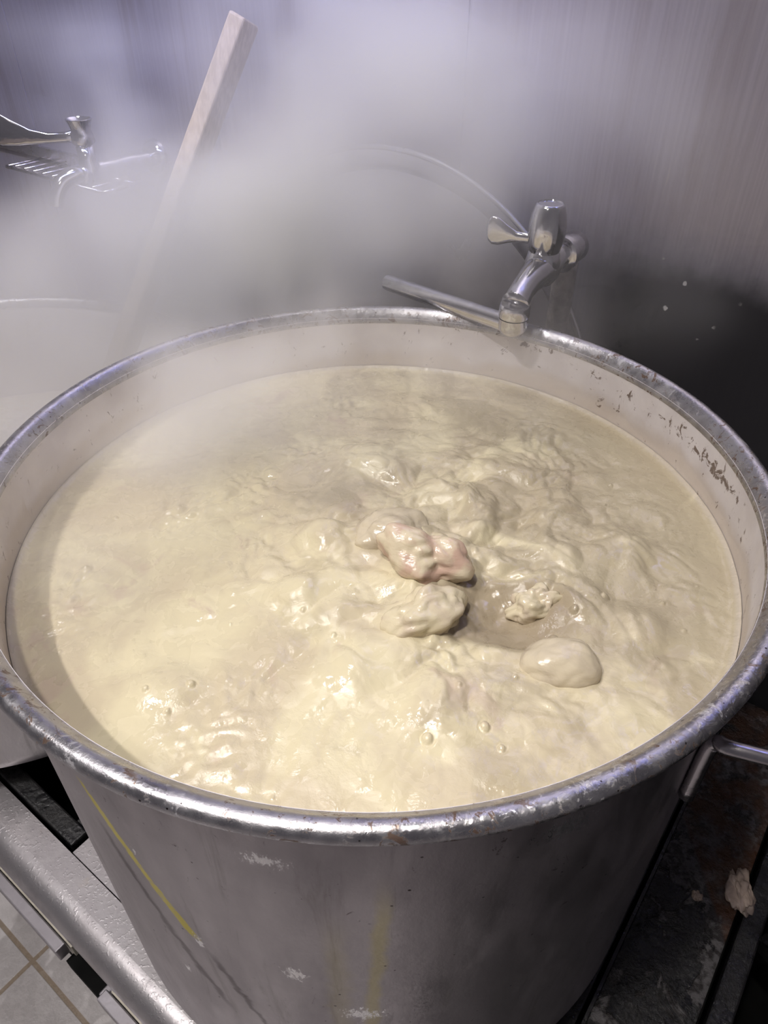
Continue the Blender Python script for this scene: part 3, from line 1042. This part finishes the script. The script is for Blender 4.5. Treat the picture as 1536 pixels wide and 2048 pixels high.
# supply pipe: up the wall and a tee into the tap
bm = bmesh.new()
tube(bm, smooth_path([S(FX, 0.355, -0.40), S(FX, 0.355, -0.1), S(FX, 0.355, Vz - 0.012)], 8), 0.0115, 18)
link('supply_pipe', bm, M_DULL, tap)
bm = bmesh.new()
tube(bm, [S(FX, 0.402, -0.39), S(FX, 0.365, -0.39), S(FX, 0.350, -0.39)], [0.02, 0.013, 0.013], 18)
link('pipe_bracket', bm, M_DULL, tap)
bm = bmesh.new()
tube(bm, [S(FX, 0.374, Vz), S(FX, 0.371, Vz), S(FX, 0.369, Vz), S(FX, 0.345, Vz), S(FX, 0.343, Vz), S(FX, 0.341, Vz), S(FX, 0.336, Vz), S(FX, 0.334, Vz)],
     [0.010, 0.0135, 0.015, 0.015, 0.0175, 0.0175, 0.0175, 0.013], 22)
link('inlet_elbow', bm, M_CHROME, tap, auto=40)
# body: inlet barrel to valve chamber
bm = bmesh.new()
tube(bm, smooth_path([S(FX, 0.336, Vz), S(FX, 0.322, Vz), S(FX, 0.306, Vz - 0.002), S(FX, 0.296, Vz - 0.004), S(FX + 0.001, 0.286, Vz - 0.006)], 4), lerp_list([0.012, 0.0135, 0.0165, 0.0165, 0.012], 17), 22)
lathe(bm, [(0.0, -0.016), (0.010, -0.015), (0.0155, -0.008), (0.0165, 0.004), (0.0145, 0.012), (0.012, 0.018), (0.0, 0.018)], 28, Matrix.Translation(Vp))
link('tap_body', bm, M_CHROME, tap)
# neck sweeping forward and down to the swivel nut
bm = bmesh.new()
npts = smooth_path([S(FX + 0.001, 0.300, Vz - 0.002), S(FX + 0.002, 0.284, Vz - 0.003), S(FX + 0.004, 0.266, Vz - 0.005), S(FX + 0.006, 0.251, Vz - 0.0085), S(FX + 0.0072, 0.2425, Vz - 0.0125), Ep + Vector((0, 0, 0.0140))], 5)
tube(bm, npts, lerp_list([0.0150, 0.0140, 0.0118, 0.0112, 0.0120, 0.0128], len(npts)), 22)
link('neck', bm, M_CHROME, tap)
bm = bmesh.new()
lathe(bm, [(0.0, 0.0015), (0.0132, 0.0015), (0.0139, 0.003), (0.0139, 0.0125), (0.0130, 0.0140), (0.0, 0.0140)], 32, Matrix.Translation(Ep))
link('swivel_nut', bm, M_CHROME, tap, auto=40)
bm = bmesh.new()
lathe(bm, [(0.0, -0.0155), (0.006, -0.0152), (0.0105, -0.0130), (0.0128, -0.009), (0.0134, -0.003), (0.0134, 0.0008), (0.0, 0.0008)], 32, Matrix.Translation(Ep))
Tp = S(-0.1815, 0.2555, 0.0105)
d = (Tp - (Ep + Vector((0, 0, -0.006)))).normalized()
a = Ep + Vector((0, 0, -0.0062))
tube(bm, [a, a + d * 0.02, a + d * 0.08, Tp - d * 0.004, Tp], [0.0092, 0.0083, 0.0080, 0.0080, 0.0076], 20)
link('spout', bm, M_CHROME, tap, auto=45)
# knob
K = Vp + Vector((0, 0, 0.011))
bm = bmesh.new()
lathe(bm, [(0.0, 0.0), (0.011, 0.0), (0.0140, 0.003), (0.0160, 0.010), (0.0172, 0.018), (0.0170, 0.027), (0.0155, 0.036), (0.0134, 0.0425), (0.0122, 0.0447), (0.0115, 0.0450), (0.0110, 0.0440), (0.0, 0.0437)], 40, Matrix.Translation(K))
kn = link('knob', bm, M_CHROME, tap, auto=45)
bm = bmesh.new()
wd = (UX * -0.93 - UY * 0.30).normalized()
ws = [0.006, 0.017, 0.027, 0.036, 0.044, 0.050, 0.0535, 0.0553]
hw = [0.0070, 0.0048, 0.0048, 0.0082, 0.0122, 0.0128, 0.0100, 0.0040]
tk = [0.0050, 0.0034, 0.0026, 0.0022, 0.0020, 0.0018, 0.0014, 0.0008]
lift = [0.013, 0.0125, 0.0125, 0.0140, 0.0155, 0.0165, 0.0170, 0.0170]
side = wd.cross(Vector((0, 0, 1)))
rings = []
for q in range(len(ws)):
    cpt = K + wd * ws[q] + Vector((0, 0, lift[q]))
    rings.append([bm.verts.new(cpt + Vector((0, 0, 1)) * hw[q] * math.cos(2 * math.pi * k / 16) + side * tk[q] * math.sin(2 * math.pi * k / 16)) for k in range(16)])
for A, B in zip(rings[:-1], rings[1:]):
    for k in range(16):
        bm.faces.new((A[k], A[(k + 1) % 16], B[(k + 1) % 16], B[k]))
bm.faces.new(rings[0])
bm.faces.new(rings[-1])
bmesh.ops.recalc_face_normals(bm, faces=bm.faces[:])
link('wing_lever', bm, M_CHROME, kn)

# ------------------------------------------------------------------ left-hand tap on the wall
LX, LZ = -0.742, 0.024
tap2 = thing('water_tap', S(LX, YW, LZ))
tag(tap2, 'chrome wall tap with long raised lever beside the wire rack, half lost in steam', 'tap')
bm = bmesh.new()
Mw = Matrix.Translation(S(LX, YW - 0.0005, LZ)) @ ROT.to_4x4() @ Matrix.Rotation(math.radians(90), 4, 'X')
lathe(bm, [(0.0, 0.0), (0.026, 0.0), (0.026, 0.004), (0.022, 0.010), (0.013, 0.012), (0.0, 0.012)], 36, Mw)
link('wall_flange', bm, M_CHROME, tap2, auto=40)
bm = bmesh.new()
tube(bm, smooth_path([S(LX, YW - 0.010, LZ), S(LX, YW - 0.03, LZ), S(LX, YW - 0.05, LZ), S(LX, YW - 0.08, LZ), S(LX, YW - 0.11, LZ), S(LX, YW - 0.135, LZ)], 4), lerp_list([0.011, 0.012, 0.0145, 0.0135, 0.016, 0.0135], 21), 22)
Vl = S(LX, YW - 0.118, LZ)
lathe(bm, [(0.0, -0.016), (0.012, -0.014), (0.0165, -0.004), (0.0155, 0.010), (0.012, 0.020), (0.012, 0.036), (0.0, 0.036)], 28, Matrix.Translation(Vl))
link('tap_body', bm, M_CHROME, tap2)
bm = bmesh.new()
np2 = smooth_path([S(LX, YW - 0.122, LZ), S(LX - 0.004, YW - 0.140, LZ + 0.002), S(LX - 0.008, YW - 0.158, LZ - 0.004), S(LX - 0.010, YW - 0.170, LZ - 0.018), S(LX - 0.011, YW - 0.176, LZ - 0.034)], 5)
tube(bm, np2, lerp_list([0.013, 0.012, 0.0105, 0.0095, 0.0095], len(np2)), 20)
link('spout', bm, M_CHROME, tap2)
bm = bmesh.new()
Kl = Vl + Vector((0, 0, 0.036))
lathe(bm, [(0.0, 0.0), (0.012, 0.0), (0.0160, 0.005), (0.0150, 0.014), (0.0130, 0.020), (0.0150, 0.027), (0.0175, 0.033), (0.0168, 0.0335), (0.012, 0.028), (0.0, 0.026)], 36, Matrix.Translation(Kl))
kn2 = link('knob', bm, M_CHROME, tap2, auto=50)
bm = bmesh.new()
wd = (UX * -0.78 - UY * 0.62).normalized()
ws = [0.004, 0.022, 0.045, 0.070, 0.092, 0.112, 0.128, 0.136]
hw = [0.0095, 0.0070, 0.0068, 0.0100, 0.0165, 0.0225, 0.0220, 0.0100]
tk = [0.0060, 0.0046, 0.0038, 0.0030, 0.0026, 0.0022, 0.0018, 0.0010]
lift = [0.013, 0.0105, 0.0095, 0.011, 0.016, 0.022, 0.026, 0.027]
side = wd.cross(Vector((0, 0, 1)))
rings = []
for q in range(len(ws)):
    cpt = Kl + wd * ws[q] + Vector((0, 0, lift[q]))
    rings.append([bm.verts.new(cpt + Vector((0, 0, 1)) * hw[q] * math.cos(2 * math.pi * k / 16) + side * tk[q] * math.sin(2 * math.pi * k / 16)) for k in range(16)])
for A, B in zip(rings[:-1], rings[1:]):
    for k in range(16):
        bm.faces.new((A[k], A[(k + 1) % 16], B[(k + 1) % 16], B[k]))
bm.faces.new(rings[0])
bm.faces.new(rings[-1])
bmesh.ops.recalc_face_normals(bm, faces=bm.faces[:])
link('lever', bm, M_CHROME, kn2)

# ------------------------------------------------------------------ wire rack on the wall beside the left tap
rack = thing('wire_rack', S(-1.02, YW, -0.022), ANG)
tag(rack, 'small chrome wire rack fixed to the wall under the left tap', 'rack')
rz = -0.022
x0, x1, y0, y1 = -1.068, -0.80, 0.352, 0.414
bm = bmesh.new()
tube(bm, [S(x0, y0, rz), S(x1, y0, rz)], 0.003, 10)
tube(bm, [S(x0, y1, rz), S(x1, y1, rz)], 0.003, 10)
tube(bm, [S(x0, y0, rz), S(x0, YW, rz)], 0.003, 10)
tube(bm, [S(x1, y0, rz), S(x1, YW, rz)], 0.003, 10)
link('frame', bm, M_STEEL, rack)
for k in range(9):
    bm = bmesh.new()
    xx = x0 + (x1 - x0) * (k + 1) / 10
    tube(bm, [S(xx, y0, rz + 0.003), S(xx, y1, rz + 0.003)], 0.0026, 8)
    link('slat', bm, M_STEEL, rack)
bm = bmesh.new()
box(bm, -1.40, -0.78, YW - 0.008, YW - 0.0005, rz + 0.004, rz + 0.022, bev=0.001)
link('wall_rail', bm, M_STEEL, rack, smooth=False)

# ------------------------------------------------------------------ wooden paddle standing in the left pot
pr = Vector((-0.326, 0.503, -0.112))
pt = Vector((-0.149, 0.562, 0.216))
dv = (pt - pr).normalized()
pd = thing('wooden_paddle', pr - dv * 0.26)
tag(pd, 'pale square-edged wooden paddle leaning on the left pot rim, handle up in steam', 'paddle')


def prism(bm, a, b, sx, sy, X_, bev):
    d_ = (b - a).normalized()
    X_ = (X_ - d_ * X_.dot(d_)).normalized()
    Y_ = d_.cross(X_)
    vs = [bm.verts.new(p + X_ * sx * i / 2 + Y_ * sy * j / 2) for p in (a, b) for (i, j) in ((-1, -1), (1, -1), (1, 1), (-1, 1))]
    fs = [bm.faces.new([vs[k] for k in q]) for q in ((3, 2, 1, 0), (4, 5, 6, 7), (0, 1, 5, 4), (1, 2, 6, 5), (2, 3, 7, 6), (3, 0, 4, 7))]
    bmesh.ops.recalc_face_normals(bm, faces=fs)
    bmesh.ops.bevel(bm, geom=list({e for f_ in fs for e in f_.edges}), offset=bev, segments=3, affect='EDGES', profile=0.5)


fx = Vector((0.75, -0.66, 0))
bm = bmesh.new()
prism(bm, pr - dv * 0.12, pt, 0.038, 0.021, Vector((-0.43, -0.90, 0)), 0.003)
link('handle', bm, M_WOOD, pd, smooth=False)
bm = bmesh.new()
prism(bm, pr - dv * 0.27, pr - dv * 0.1205, 0.085, 0.018, Vector((-0.43, -0.90, 0)), 0.003)
link('blade', bm, M_WOOD, pd, smooth=False)

# ------------------------------------------------------------------ scraps on the black plate
M_SCRAP = mat_meat('tan_scrap', (0.40, 0.31, 0.26), (0.22, 0.17, 0.15), 0.45)
chunk('food_scrap', S(0.340, 0.162, ZD + 0.008), (0.012, 0.022, 0.006), (0, 0, ANG + 0.35), M_SCRAP, 31, 'tan flake of food scrap stuck on the black plate edge, lower right', 'food scrap', 0.6, 1.8, 'food scraps on the black plate')
chunk('food_scrap', S(0.308, 0.131, ZD + 0.005), (0.005, 0.005, 0.003), (0, 0, 0.4), M_SCRAP, 36, 'tiny pale crumb on the black plate below the tan flake', 'food scrap', 0.5, 1.8, 'food scraps on the black plate')

# ------------------------------------------------------------------ steam
LO, HI = (-0.98, -0.27, -0.27), (0.62, 0.80, 0.62)
bm = bmesh.new()
box(bm, LO[0], HI[0], LO[1], HI[1], LO[2], HI[2], frame=False)
M_STEAM = mat_steam()
st = link('steam', bm, M_STEAM, smooth=False)
tag(st, 'thick white steam billowing off the broth up the stainless wall', 'steam', kind='stuff')
steam_volume(st, LO, HI, 0.027, M_STEAM)
